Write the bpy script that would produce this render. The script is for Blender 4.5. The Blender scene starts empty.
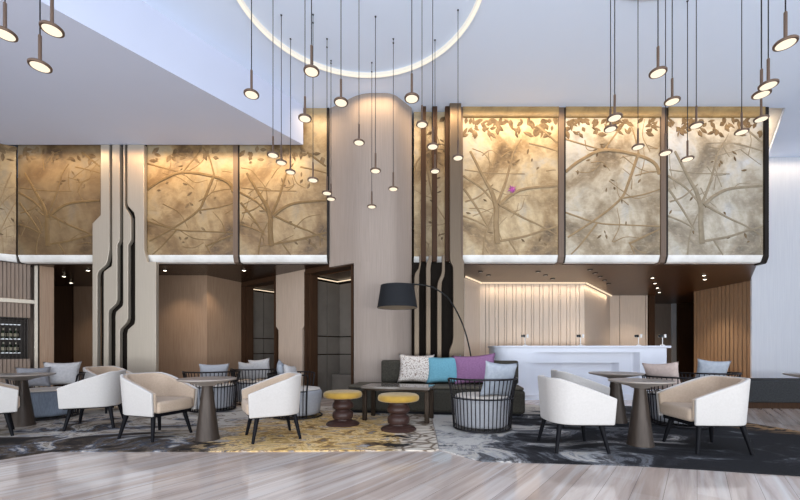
import bpy, bmesh, math, random
from math import sin, cos, pi, radians as R
from mathutils import Vector, Matrix
random.seed(7)
C = bpy.context.scene.collection
F, CX, HY, EYE = 380.0, 400.0, 350.0, 1.05       # lens in pixels, principal column, horizon row, eye height
def PX(px, Y): return (px - CX) * Y / F
def PZ(py, Y): return EYE + (HY - py) * Y / F
def floor_pt(px, py):
    Y = EYE * F / (py - HY); return (PX(px, Y), Y)
def plane_pt(px, py, z):
    Y = (z - EYE) * F / (HY - py); return (PX(px, Y), Y)

# ------------------------------------------------------------------ mesh builder
class MB:
    def __init__(s): s.v = []; s.f = []
    def add(s, vs, fs):
        k = len(s.v); s.v += [tuple(p) for p in vs]; s.f += [[i + k for i in f] for f in fs]; return s
    def box(s, c, d, rz=0.0):
        x, y, z = c; a, b, h = d[0] / 2, d[1] / 2, d[2] / 2; ca, sa = cos(rz), sin(rz); vs = []
        for dz in (-h, h):
            for dx, dy in ((-a, -b), (a, -b), (a, b), (-a, b)):
                vs.append((x + dx * ca - dy * sa, y + dx * sa + dy * ca, z + dz))
        return s.add(vs, [[3, 2, 1, 0], [4, 5, 6, 7], [0, 1, 5, 4], [1, 2, 6, 5], [2, 3, 7, 6], [3, 0, 4, 7]])
    def prism(s, poly, a, b, ax='z'):
        n = len(poly)
        def m(p, t):
            if ax == 'z': return (p[0], p[1], t)
            if ax == 'y': return (p[0], t, p[1])
            return (t, p[0], p[1])
        vs = [m(p, a) for p in poly] + [m(p, b) for p in poly]
        return s.add(vs, [list(range(n))[::-1], list(range(n, 2 * n))] + [[i, (i + 1) % n, n + (i + 1) % n, n + i] for i in range(n)])
    def lathe(s, prof, c=(0, 0, 0), n=32):
        vs = []; fs = []; m = len(prof)
        for r, z in prof:
            r = max(r, 0.0005)
            for i in range(n):
                a = 2 * pi * i / n; vs.append((c[0] + r * cos(a), c[1] + r * sin(a), c[2] + z))
        for j in range(m - 1):
            for i in range(n):
                k = (i + 1) % n; fs.append([j * n + i, j * n + k, (j + 1) * n + k, (j + 1) * n + i])
        fs.append(list(range(n))[::-1]); fs.append(list(range((m - 1) * n, m * n)))
        return s.add(vs, fs)
    def tube(s, path, r, n=8, closed=False, flat=None):
        P = [Vector(p) for p in path]; m = len(P); rr = r if isinstance(r, (list, tuple)) else [r] * m
        vs = []; prev = None
        for i in range(m):
            if closed: t = (P[(i + 1) % m] - P[i - 1]).normalized()
            else: t = (P[min(i + 1, m - 1)] - P[max(i - 1, 0)]).normalized()
            if flat is not None:
                b = Vector(flat[0]); a = b.cross(t).normalized(); kb = flat[1]
            else:
                if prev is None:
                    h = Vector((0, 0, 1)) if abs(t.z) < .9 else Vector((1, 0, 0)); a = t.cross(h).normalized()
                else: a = (prev - t * prev.dot(t)).normalized()
                b = t.cross(a); kb = 1.0
            prev = a
            for k in range(n):
                q = 2 * pi * k / n; vs.append(P[i] + a * (rr[i] * cos(q)) + b * (rr[i] * kb * sin(q)))
        fs = []
        for i in range(m if closed else m - 1):
            j = (i + 1) % m
            for k in range(n):
                l = (k + 1) % n; fs.append([i * n + k, i * n + l, j * n + l, j * n + k])
        if not closed: fs += [list(range(n))[::-1], list(range((m - 1) * n, m * n))]
        return s.add(vs, fs)
    def build(s, name, mat, parent=None, bevel=0, seg=2, smooth=True, ang=38):
        me = bpy.data.meshes.new(name); me.from_pydata(s.v, [], s.f)
        bm = bmesh.new(); bm.from_mesh(me); bmesh.ops.recalc_face_normals(bm, faces=bm.faces); bm.to_mesh(me); bm.free()
        if smooth:
            me.polygons.foreach_set('use_smooth', [True] * len(me.polygons)); me.set_sharp_from_angle(angle=R(ang))
        me.materials.append(mat); o = bpy.data.objects.new(name, me); C.objects.link(o)
        if parent: o.parent = parent
        if bevel:
            b = o.modifiers.new('bevel', 'BEVEL'); b.width = bevel; b.segments = seg; b.limit_method = 'ANGLE'; b.angle_limit = R(35)
        return o
def empty(name, loc=(0, 0, 0), rz=0.0):
    o = bpy.data.objects.new(name, None); o.empty_display_size = .1; C.objects.link(o); o.location = loc; o.rotation_euler = (0, 0, rz); return o
def tag(o, label, cat, group=None, kind=None):
    o['label'] = label; o['category'] = cat
    if group: o['group'] = group
    if kind: o['kind'] = kind
    return o
def struct(o): o['kind'] = 'structure'; return o
def dup(root, loc, rz=0.0):
    r = root.copy(); C.objects.link(r); r.location = loc; r.rotation_euler = (0, 0, rz)
    for ch in list(root.children):
        c = ch.copy(); C.objects.link(c); c.parent = r
        for g in list(ch.children):
            d = g.copy(); C.objects.link(d); d.parent = c
    return r

# ------------------------------------------------------------------ materials
def new_mat(name):
    m = bpy.data.materials.new(name); m.use_nodes = True; nt = m.node_tree; return m, nt, nt.nodes['Principled BSDF']
def N(nt, t, **kw):
    n = nt.nodes.new(t)
    for k, v in kw.items():
        if k.startswith('_'): setattr(n, k[1:], v)
        else: n.inputs[k.replace('~', ' ')].default_value = v
    return n
def ramp(nt, fac, stops, interp='LINEAR'):
    r = nt.nodes.new('ShaderNodeValToRGB'); cr = r.color_ramp; cr.interpolation = interp
    while len(cr.elements) < len(stops): cr.elements.new(.5)
    for e, (p, c) in zip(cr.elements, stops): e.position = p; e.color = (*c, 1)
    nt.links.new(fac, r.inputs['Fac']); return r.outputs['Color']
def coords(nt, scale=(1, 1, 1), rot=(0, 0, 0)):
    tc = nt.nodes.new('ShaderNodeTexCoord'); mp = nt.nodes.new('ShaderNodeMapping')
    mp.inputs['Scale'].default_value = scale; mp.inputs['Rotation'].default_value = rot
    nt.links.new(tc.outputs['Object'], mp.inputs['Vector']); return mp.outputs['Vector']
def noise(nt, vec, scale, detail=4, rough=.55, dist=0.0):
    n = N(nt, 'ShaderNodeTexNoise', Scale=scale, Detail=detail, Roughness=rough, Distortion=dist); nt.links.new(vec, n.inputs['Vector']); return n.outputs['Fac']
def mixc(nt, fac, a, b, mode='MIX'):
    m = nt.nodes.new('ShaderNodeMix'); m.data_type = 'RGBA'; m.blend_type = mode
    for s, v in ((m.inputs[0], fac), (m.inputs[6], a), (m.inputs[7], b)):
        if hasattr(v, 'links') or hasattr(v, 'is_linked'): nt.links.new(v, s)
        elif isinstance(v, (tuple, list)): s.default_value = (*v, 1)
        else: s.default_value = v
    return m.outputs[2]
def math_(nt, op, a, b=0.0, clamp=False):
    m = nt.nodes.new('ShaderNodeMath'); m.operation = op; m.use_clamp = clamp
    for s, v in ((m.inputs[0], a), (m.inputs[1], b)):
        if hasattr(v, 'is_linked'): nt.links.new(v, s)
        else: s.default_value = v
    return m.outputs[0]
def bump(nt, bs, h, strength=.2, dist=.01):
    b = N(nt, 'ShaderNodeBump', Strength=strength, Distance=dist); nt.links.new(h, b.inputs['Height']); nt.links.new(b.outputs['Normal'], bs.inputs['Normal'])
def simple(name, c1, rough=.6, metal=0.0, c2=None, scale=6.0, stretch=(1, 1, 1), bmp=0.0, spec=.25, emit=None, sheen=0.0, detail=4, lo=.3, hi=.7):
    m, nt, bs = new_mat(name); bs.inputs['Roughness'].default_value = rough; bs.inputs['Metallic'].default_value = metal
    bs.inputs['Specular IOR Level'].default_value = spec; bs.inputs['Base Color'].default_value = (*c1, 1)
    if sheen: bs.inputs['Sheen Weight'].default_value = sheen
    if c2 is None: c2 = tuple(x * .9 for x in c1)
    h = noise(nt, coords(nt, stretch), scale, detail)
    nt.links.new(ramp(nt, h, [(lo, c1), (hi, c2)]), bs.inputs['Base Color'])
    if bmp: bump(nt, bs, h, bmp)
    if emit: bs.inputs['Emission Color'].default_value = (*emit[0], 1); bs.inputs['Emission Strength'].default_value = emit[1]
    return m
M = {}
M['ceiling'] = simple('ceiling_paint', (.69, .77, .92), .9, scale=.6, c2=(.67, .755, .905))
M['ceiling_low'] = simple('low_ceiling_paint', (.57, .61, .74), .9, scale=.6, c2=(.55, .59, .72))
M['soffit'] = simple('brown_lacquer_soffit', (.080, .032, .011), .32, c2=(.060, .024, .008), scale=2, stretch=(6, .4, 1), spec=.3)
M['soffit_dark'] = simple('dark_lacquer_soffit', (.035, .018, .011), .25, c2=(.025, .013, .008), scale=2, spec=.3)
M['wallpaper'] = simple('ribbed_grey_wallpaper', (.34, .28, .24), .75, c2=(.285, .232, .198), scale=14, stretch=(6, 6, .12), bmp=.15)
M['right_wall'] = simple('pale_ribbed_wall', (.66, .68, .72), .8, c2=(.60, .62, .67), scale=14, stretch=(5, 5, .1), bmp=.12)
M['wood'] = simple('warm_wood_veneer', (.36, .245, .165), .5, c2=(.28, .18, .115), scale=9, stretch=(6, 6, .25))
M['wood_pale'] = simple('pale_oak_panel', (.56, .44, .345), .5, c2=(.47, .36, .28), scale=9, stretch=(6, 6, .25))
M['wood_slat'] = simple('brown_oak_slat', (.40, .26, .16), .5, c2=(.31, .19, .11), scale=9, stretch=(6, 6, .3))
M['wood_grey'] = simple('grey_brown_slat', (.27, .205, .16), .5, c2=(.21, .155, .12), scale=9, stretch=(6, 6, .3))
M['dark_wood'] = simple('dark_brown_wood', (.06, .03, .016), .5, c2=(.04, .02, .011), scale=8, stretch=(5, 5, .3), spec=.12)
M['groove'] = simple('dark_groove_and_shade', (.012, .009, .007), .8, spec=.08)
M['niche'] = simple('grey_brown_niche_panel', (.19, .165, .14), .35, c2=(.16, .138, .116), scale=4)
M['champagne'] = simple('brushed_champagne_metal', (.50, .445, .37), .42, .45, c2=(.43, .38, .31), scale=20, stretch=(8, 8, .08))
M['champagne_dark'] = simple('brushed_bronze_metal', (.17, .13, .092), .42, .5, c2=(.135, .10, .07), scale=20, stretch=(8, 8, .08))
M['bronze'] = simple('dark_bronze', (.035, .022, .014), .4, .5, c2=(.025, .016, .01))
M['strip'] = simple('taupe_bronze_strip', (.18, .13, .098), .5, .3, c2=(.14, .10, .075), scale=12, stretch=(6, 6, .1))
M['black_trim'] = simple('black_trim', (.02, .015, .012), .4, .4)
M['black_wood'] = simple('black_stained_wood', (.006, .006, .008), .55, c2=(.004, .004, .006), spec=.12)
M['wire'] = simple('dark_wire', (.022, .02, .022), .38, .6)
M['fabric_out'] = simple('off_white_fabric', (.55, .52, .495), .85, c2=(.51, .48, .455), scale=55, bmp=.04, sheen=.15)
M['fabric_in'] = simple('beige_fabric', (.54, .42, .32), .85, c2=(.48, .37, .28), scale=55, bmp=.12, sheen=.15)
M['cushion_grey'] = simple('blue_grey_fabric', (.38, .385, .41), .9, c2=(.31, .315, .34), scale=40, bmp=.15, stretch=(3, 3, .8))
M['denim'] = simple('slate_denim_fabric', (.20, .23, .28), .9, c2=(.14, .165, .21), scale=26, bmp=.15, stretch=(3, 3, .5))
M['cushion_top'] = simple('cream_seat_fabric', (.62, .57, .52), .9, c2=(.56, .51, .46), scale=40, bmp=.12)
M['pillow_grey'] = simple('grey_pillow', (.27, .265, .28), .9, c2=(.21, .21, .225), scale=30, bmp=.15)
M['pillow_light'] = simple('pale_grey_pillow', (.47, .455, .45), .9, c2=(.39, .375, .375), scale=30, bmp=.15)
M['pillow_blue'] = simple('blue_grey_pillow', (.37, .40, .445), .9, c2=(.29, .315, .36), scale=18, bmp=.15)
M['pillow_pink'] = simple('dusty_pink_pillow', (.52, .42, .38), .9, c2=(.44, .35, .315), scale=30, bmp=.12)
M['pillow_teal'] = simple('teal_pillow', (.15, .36, .45), .85, c2=(.115, .29, .37), scale=40, bmp=.12)
M['pillow_purple'] = simple('purple_pillow', (.28, .14, .265), .85, c2=(.22, .105, .21), scale=40, bmp=.15)
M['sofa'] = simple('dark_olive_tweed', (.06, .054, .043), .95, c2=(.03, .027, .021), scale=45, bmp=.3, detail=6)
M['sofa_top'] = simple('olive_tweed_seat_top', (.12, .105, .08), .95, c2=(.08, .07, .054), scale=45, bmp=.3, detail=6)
M['bench'] = simple('charcoal_tweed', (.045, .047, .049), .95, c2=(.022, .023, .025), scale=45, bmp=.3, detail=6)
M['yellow'] = simple('mustard_velvet', (.43, .26, .04), .7, c2=(.34, .20, .03), scale=14, sheen=.3)
M['stool_wood'] = simple('dark_reddish_wood', (.055, .028, .023), .38, c2=(.035, .017, .014), scale=10, stretch=(1, 1, 3))
M['table_base'] = simple('taupe_metal_base', (.062, .047, .038), .4, .25, c2=(.044, .033, .027), scale=10, stretch=(4, 4, .3))
M['table_top'] = simple('grey_stone_top', (.30, .26, .23), .3, c2=(.28, .245, .22), scale=5)
M['stone_dark'] = simple('bronze_glass_top', (.17, .145, .125), .12, c2=(.13, .11, .095), scale=4)
M['bar_wood'] = simple('pale_bar_wood', (.70, .585, .485), .5, c2=(.62, .51, .415), scale=9, stretch=(6, 6, .25))
M['counter'] = simple('white_solid_surface', (.70, .725, .80), .3, c2=(.68, .705, .785), scale=2)
M['white'] = simple('white_enamel', (.85, .85, .85), .3)
M['black'] = simple('black_enamel', (.015, .015, .015), .4)
M['shade'] = simple('black_lamp_fabric', (.012, .013, .016), .75, c2=(.009, .01, .012), scale=60, bmp=.1)
M['shade_in'] = simple('cream_shade_lining', (.42, .34, .25), .8)
M['lip'] = simple('white_veined_marble', (.86, .85, .82), .35, c2=(.60, .58, .54), scale=2.2, lo=.45, hi=.78, detail=8)
M['led'] = simple('warm_led', (.25, .22, .18), .6, emit=((1, .87, .66), .95))
M['led_cove'] = simple('warm_cove_led', (.2, .17, .13), .5, emit=((1, .78, .55), .95))
M['led_ring'] = simple('ring_led', (.2, .2, .18), .6, emit=((1, .93, .80), .84))
M['ring_side'] = simple('ring_acrylic_side', (.3, .3, .28), .5, emit=((1, .93, .83), .58))
M['lens'] = simple('spot_lens', (.2, .2, .18), .4, emit=((1, .88, .70), 5.0))
M['stem'] = simple('brown_bronze_stem', (.16, .105, .075), .4, .6)
M['cord'] = simple('dark_cord', (.03, .03, .035), .6)
M['glass_dark'] = simple('dark_bottle_glass', (.015, .025, .012), .12)
M['label'] = simple('cream_paper_label', (.40, .36, .26), .7)
M['foil'] = simple('pale_foil', (.38, .35, .28), .4, .3)
M['shelf_metal'] = simple('steel_shelf', (.45, .46, .47), .35, .6)

def mural_mat(name, light, tan, grey, dark):
    m, nt, bs = new_mat(name); v = coords(nt); bs.inputs['Roughness'].default_value = .38
    a = noise(nt, v, .75, 7, .62, .4); b = noise(nt, v, 2.6, 8, .68, .8); c = noise(nt, coords(nt, (1, 1, 2.2)), 9, 6, .6)
    base = ramp(nt, a, [(.36, dark), (.44, tan), (.53, light), (.62, grey), (.70, tan)])
    base = mixc(nt, math_(nt, 'MULTIPLY', math_(nt, 'SUBTRACT', b, .45, True), 2.6, True), base, tuple(x * .62 for x in tan))
    base = mixc(nt, math_(nt, 'MULTIPLY', math_(nt, 'SUBTRACT', c, .52, True), 1.6, True), base, tuple(min(1, x * 1.25) for x in light))
    nt.links.new(base, bs.inputs['Base Color']); bump(nt, bs, b, .12, .02); return m
M['mural_tan'] = mural_mat('mural_tan', (.215, .15, .078), (.145, .09, .042), (.20, .165, .12), (.055, .032, .014))  # mural variants: partly own tone, partly the fall of light put into colour
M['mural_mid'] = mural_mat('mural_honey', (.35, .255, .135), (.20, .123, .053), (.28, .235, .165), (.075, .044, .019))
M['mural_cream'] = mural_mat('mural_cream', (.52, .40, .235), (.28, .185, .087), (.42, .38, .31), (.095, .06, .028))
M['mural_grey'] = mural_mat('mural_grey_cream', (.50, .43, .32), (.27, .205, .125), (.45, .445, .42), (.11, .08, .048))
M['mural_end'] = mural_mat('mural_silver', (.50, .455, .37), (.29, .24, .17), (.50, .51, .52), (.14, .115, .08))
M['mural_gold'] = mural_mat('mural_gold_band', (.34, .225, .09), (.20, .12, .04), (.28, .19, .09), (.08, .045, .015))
M['branch_tan'] = simple('branch_relief_tan', (.20, .13, .058), .4, c2=(.14, .088, .038), scale=8)
M['branch_pale'] = simple('branch_relief_pale', (.31, .22, .12), .4, c2=(.22, .15, .078), scale=8)
M['branch_grey'] = simple('branch_relief_grey', (.30, .25, .175), .4, c2=(.21, .17, .115), scale=8)
M['leaf'] = simple('brown_leaf_relief', (.075, .045, .02), .5, c2=(.22, .15, .08), scale=5)
M['flower'] = simple('magenta_flower', (.38, .08, .30), .5)

def floor_mat():
    m, nt, bs = new_mat('greyed_oak_floor'); th = R(38.0)
    v = coords(nt, (1, 1, 1), (0, 0, th))            # local Y runs along the planks
    sp = nt.nodes.new('ShaderNodeSeparateXYZ'); nt.links.new(v, sp.inputs[0])
    k = math_(nt, 'FLOOR', math_(nt, 'DIVIDE', sp.outputs[0], .19))
    wn = nt.nodes.new('ShaderNodeTexWhiteNoise'); wn.noise_dimensions = '1D'; nt.links.new(k, wn.inputs['W'])
    off = math_(nt, 'MULTIPLY', wn.outputs['Value'], 7.0)
    k2 = math_(nt, 'FLOOR', math_(nt, 'DIVIDE', math_(nt, 'ADD', sp.outputs[1], off), 1.9))
    wn2 = nt.nodes.new('ShaderNodeTexWhiteNoise'); wn2.noise_dimensions = '2D'
    cb = nt.nodes.new('ShaderNodeCombineXYZ'); nt.links.new(k, cb.inputs[0]); nt.links.new(k2, cb.inputs[1]); nt.links.new(cb.outputs[0], wn2.inputs['Vector'])
    plank = ramp(nt, wn2.outputs['Value'], [(0, (.49, .39, .33)), (.45, (.58, .48, .42)), (1, (.66, .57, .515))])
    mp = nt.nodes.new('ShaderNodeMapping'); mp.inputs['Scale'].default_value = (7, .45, 1); nt.links.new(v, mp.inputs['Vector'])
    g = noise(nt, mp.outputs['Vector'], 1.6, 7, .6, .6)
    col = mixc(nt, ramp(nt, g, [(.40, (0, 0, 0)), (.80, (1, 1, 1))]), plank, (.32, .245, .21))
    mp2 = nt.nodes.new('ShaderNodeMapping'); mp2.inputs['Scale'].default_value = (10, .5, 1); mp2.inputs['Location'].default_value = (4, 3, 0); nt.links.new(v, mp2.inputs['Vector'])
    g2 = noise(nt, mp2.outputs['Vector'], 1.3, 5, .5, .3)
    col = mixc(nt, ramp(nt, g2, [(.50, (0, 0, 0)), (.75, (1, 1, 1))]), col, (.66, .61, .58))
    fr = math_(nt, 'FRACT', math_(nt, 'DIVIDE', sp.outputs[0], .19)); ed = math_(nt, 'LESS_THAN', fr, .014)
    col = mixc(nt, ed, col, (.20, .17, .15)); nt.links.new(col, bs.inputs['Base Color'])
    bs.inputs['Roughness'].default_value = .10; bs.inputs['Specular IOR Level'].default_value = .6
    return m
M['floor'] = floor_mat()

def rug_mat(right):
    m, nt, bs = new_mat('rug_watercolour_' + ('charcoal' if right else 'ochre')); bs.inputs['Roughness'].default_value = .95; bs.inputs['Specular IOR Level'].default_value = .15
    v = coords(nt); tc = nt.nodes.new('ShaderNodeTexCoord'); sp = nt.nodes.new('ShaderNodeSeparateXYZ'); nt.links.new(tc.outputs['Object'], sp.inputs[0])
    X, Y = sp.outputs[0], sp.outputs[1]
    w1 = noise(nt, coords(nt, (.75, 1.15, 1)), 1.15, 7, .62, 1.6); w2 = noise(nt, coords(nt, (1, 1.5, 1), (0, 0, .3)), 2.1, 8, .65, 2.2); fine = noise(nt, v, 60, 3)
    if right:
        t = math_(nt, 'ADD', math_(nt, 'MULTIPLY', math_(nt, 'SUBTRACT', X, 1.35), -.22), math_(nt, 'MULTIPLY', math_(nt, 'SUBTRACT', Y, 4.15), .16))
        f = math_(nt, 'ADD', math_(nt, 'ADD', t, math_(nt, 'MULTIPLY', math_(nt, 'SUBTRACT', w1, .5), 3.2)), .52)
        col = ramp(nt, f, [(.14, (.016, .016, .018)), (.34, (.035, .035, .04)), (.44, (.14, .145, .16)), (.52, (.06, .055, .055)), (.62, (.36, .36, .37)), (.72, (.52, .48, .42)), (.80, (.22, .22, .24)), (.9, (.50, .48, .45))])
        dx = math_(nt, 'SUBTRACT', X, 5.6); dy = math_(nt, 'SUBTRACT', Y, 5.15)
        d = math_(nt, 'ADD', math_(nt, 'MULTIPLY', dx, dx), math_(nt, 'MULTIPLY', math_(nt, 'MULTIPLY', dy, dy), 3.0))
        o = math_(nt, 'SUBTRACT', 1.0, math_(nt, 'MULTIPLY', d, .7), True); o = math_(nt, 'MULTIPLY', o, ramp(nt, w2, [(.44, (0, 0, 0)), (.54, (1, 1, 1))]))
        col = mixc(nt, o, col, (.42, .25, .12))
    else:
        f = math_(nt, 'ADD', math_(nt, 'MULTIPLY', math_(nt, 'SUBTRACT', w1, .5), 3.2), math_(nt, 'ADD', .56, math_(nt, 'MULTIPLY', math_(nt, 'SUBTRACT', Y, 4.6), .22)))
        col = ramp(nt, f, [(.10, (.020, .018, .018)), (.32, (.06, .045, .035)), (.40, (.13, .105, .085)), (.47, (.04, .046, .065)), (.56, (.24, .245, .27)), (.66, (.50, .455, .40)), (.76, (.16, .125, .095)), (.88, (.50, .46, .41))])
        # ochre field in the middle
        dx = math_(nt, 'SUBTRACT', X, -1.05); dy = math_(nt, 'SUBTRACT', Y, 4.9)
        d = math_(nt, 'ADD', math_(nt, 'MULTIPLY', math_(nt, 'MULTIPLY', dx, dx), .50), math_(nt, 'MULTIPLY', math_(nt, 'MULTIPLY', dy, dy), .35))
        g = math_(nt, 'ADD', math_(nt, 'SUBTRACT', 1.15, d), math_(nt, 'MULTIPLY', math_(nt, 'SUBTRACT', w2, .5), 3.4))
        g = ramp(nt, g, [(.25, (0, 0, 0)), (.62, (1, 1, 1))])
        gold = ramp(nt, w2, [(.33, (.10, .055, .03)), (.41, (.26, .15, .06)), (.47, (.60, .38, .13)), (.53, (.76, .57, .31)), (.57, (.24, .14, .07)), (.64, (.56, .48, .39)), (.74, (.32, .22, .13))])
        col = mixc(nt, g, col, gold)
        # pebble mosaic towards the right
        vo = N(nt, 'ShaderNodeTexVoronoi', Scale=4.4, _feature='DISTANCE_TO_EDGE'); nt.links.new(coords(nt, (1, 1.5, 1)), vo.inputs['Vector'])
        wob = math_(nt, 'ADD', vo.outputs['Distance'], math_(nt, 'MULTIPLY', math_(nt, 'SUBTRACT', noise(nt, v, 9, 4), .5), .12))
        peb = ramp(nt, wob, [(.03, (.17, .125, .09)), (.09, (.55, .48, .40)), (.3, (.64, .58, .50))])
        p = math_(nt, 'ADD', math_(nt, 'ADD', math_(nt, 'MULTIPLY', X, 1.3), .42), math_(nt, 'MULTIPLY', math_(nt, 'SUBTRACT', w2, .5), 2.4))
        col = mixc(nt, ramp(nt, p, [(.30, (0, 0, 0)), (.55, (1, 1, 1))]), col, peb)
    col = mixc(nt, .25, col, mixc(nt, fine, (.0, .0, .0), (1, 1, 1)), 'OVERLAY')
    nt.links.new(col, bs.inputs['Base Color']); bump(nt, bs, fine, .5, .01); return m
M['rug_left'] = rug_mat(False); M['rug_right'] = rug_mat(True)
def pattern_mat():
    m, nt, bs = new_mat('speckled_pillow_fabric'); bs.inputs['Roughness'].default_value = .9
    vo = N(nt, 'ShaderNodeTexVoronoi', Scale=55.0); nt.links.new(coords(nt), vo.inputs['Vector'])
    nt.links.new(ramp(nt, vo.outputs['Distance'], [(.2, (.70, .66, .62)), (.55, (.58, .52, .47)), (.75, (.25, .19, .16))]), bs.inputs['Base Color']); return m
M['pillow_pattern'] = pattern_mat()

# ------------------------------------------------------------------ the shell of the room
HI, LO, SOF = PZ(108, 7.5), PZ(147, 7.5), 2.78       # high ceiling, low ceiling, soffit
XL, XR, YB, YF = -10.6, 11.6, 15.0, -3.2
th = R(38); u = (sin(th), cos(th)); w = (-cos(th), sin(th))
struct(MB().box(((XL + XR) / 2, (YB + YF) / 2, -.05), (XR - XL, YB - YF, .1)).build('floor', M['floor'], smooth=False))
# low ceiling edge runs along u: through these two points
e1, e2 = (-4.14, 4.35), (-1.89, 7.42)
dl = Vector((e2[0] - e1[0], e2[1] - e1[1])).normalized()
tb = (YF - e1[1]) / dl.y; eb = (e1[0] + dl.x * tb, YF)
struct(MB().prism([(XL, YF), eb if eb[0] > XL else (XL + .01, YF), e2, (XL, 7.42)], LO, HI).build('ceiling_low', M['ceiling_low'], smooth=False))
warm = [(7.17, 7.5), (7.6, 7.5), (9.08, 9.38), (7.17, 9.38)]
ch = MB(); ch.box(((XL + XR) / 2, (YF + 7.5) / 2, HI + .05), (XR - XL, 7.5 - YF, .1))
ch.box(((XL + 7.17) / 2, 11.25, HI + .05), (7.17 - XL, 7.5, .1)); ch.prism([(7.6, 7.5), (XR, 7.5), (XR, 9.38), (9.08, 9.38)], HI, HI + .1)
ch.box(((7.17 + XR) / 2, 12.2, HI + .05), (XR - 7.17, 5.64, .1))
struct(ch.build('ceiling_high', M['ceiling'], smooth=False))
struct(MB().prism(warm, HI + .12, HI + .2).build('ceiling_cove', simple('warm_white_cove', (.86, .82, .74), .9), smooth=False))
def wall(name, pts, z0, z1, mat, t=.12, side=1, parent=None):
    m = MB()
    for a, b in zip(pts[:-1], pts[1:]):
        d = Vector((b[0] - a[0], b[1] - a[1])); n = Vector((-d.y, d.x)).normalized() * t * side
        m.prism([a, b, (b[0] + n.x, b[1] + n.y), (a[0] + n.x, a[1] + n.y)], z0, z1)
    return struct(m.build(name, mat, smooth=False))
wall('wall_far_left', [(XL, YF), (XL, YB)], 0, HI, M['wallpaper'], .1, 1)
wall('wall_far_right', [(XR, YF), (XR, YB)], 0, HI, M['right_wall'], .1, -1)
wall('wall_back', [(XL, YB), (XR, YB)], 0, HI, M['dark_wood'], .1, 1)
# pale wall on the right, set back
wall('wall_right', [(7.3, 9.42), (XR, 9.42)], SOF + .06, HI - .001, M['right_wall'], .1, 1)
wall('wall_right_lower', [(8.72, 9.42), (XR, 9.42)], 0, SOF + .06, M['right_wall'], .04, 1)
wall('wall_facade_side', [(7.22, 7.66), (8.62, 9.40)], SOF + .08, HI - .001, M['wallpaper'], .08, 1)
# soffit over the bar and over the lobby
struct(MB().prism([(.25, 7.72), (7.25, 7.72), (8.68, 9.42), (8.9, 9.5), (XR, 9.5), (XR, YB), (.25, YB)], SOF, SOF + .008).build('ceiling_bar', M['soffit'], smooth=False))
struct(MB().prism([(XL, 6.4), (-8.55, 6.4), (-7.5, 7.72), (-1.1, 7.72), (-.6, 7.55), (.25, 7.72), (.25, YB), (XL, YB)], SOF, SOF + .008).build('ceiling_lobby', M['soffit_dark'], smooth=False))

# column with soft corners
def rounded(poly, rads, n=6):
    out = []; m = len(poly)
    for i, p in enumerate(poly):
        r = rads[i]; P = Vector(p)
        if r <= 0: out.append(tuple(p)); continue
        a = (Vector(poly[i - 1]) - P).normalized(); b = (Vector(poly[(i + 1) % m]) - P).normalized()
        for k in range(n + 1):
            t = k / n; q0 = P + a * r; q1 = P + b * r
            out.append(tuple((q0 * (1 - t) ** 2 + P * 2 * t * (1 - t) + q1 * t * t)))
    return out
col = rounded([(-1.40, 7.52), (-.72, 7.06), (-.13, 7.06), (.235, 7.50), (.235, 8.0), (-.6, 8.0)], [0, .22, .16, .03, 0, 0])
col2 = rounded([(-.87, 7.165), (-.72, 7.06), (-.13, 7.06), (.235, 7.50), (.235, 8.0), (-.10, 8.0)], [0, .16, .16, .03, 0, 0])
cm_ = MB().prism(col, SOF - .09, HI - .001); cm_.prism(col2, 0, SOF - .09)
struct(cm_.build('wall_column', M['wallpaper'], ang=25))
wall('wall_lobby_divider', [(.22, 8.0), (.22, YB)], 0, SOF, M['dark_wood'], .1, 1)

# angled lift-lobby wall
E0 = (-.80, 7.19)
def ew(s, back=0.0): return (E0[0] + w[0] * s + u[0] * back, E0[1] + w[1] * s + u[1] * back)
def es(px):
    k = (px - CX) / F; return (k * E0[1] - E0[0]) / (w[0] - k * w[1])
s2a, s2b, s1a, s1b = es(353.5), es(305), es(276), es(242)
notch = .11
def pier(name, sa, sb, na, nb, z0=0, zn=1.50, z1=SOF):
    m = MB(); t = .22
    def q(a, b, za, zb): m.prism([ew(a), ew(b), ew(b, t), ew(a, t)], za, zb)
    q(sa, sb, zn + .1, z1); q(sa + na, sb - nb, z0, zn)
    k = len(m.v); vs = []
    for (a, b, z) in ((sa + na, sb - nb, zn), (sa, sb, zn + .1)):
        vs += [(*ew(a), z), (*ew(b), z), (*ew(b, t), z), (*ew(a, t), z)]
    m.add(vs, [[0, 1, 2, 3], [4, 5, 6, 7], [0, 1, 5, 4], [1, 2, 6, 5], [2, 3, 7, 6], [3, 0, 4, 7]])
    return struct(m.build(name, M['wood_pale'], smooth=False))
pier('wall_lift_pier', s2b, s1a, .10, .10)
DH = 2.70
wall('wall_lift_header_near', [ew(0.02), ew(s2b - .001)], DH + .031, SOF - .002, M['dark_wood'], -.05, 1)
wall('wall_lift_header_far', [ew(s1a + .001), ew(s1b + .12)], DH + .031, SOF - .002, M['dark_wood'], -.05, 1)
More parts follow.
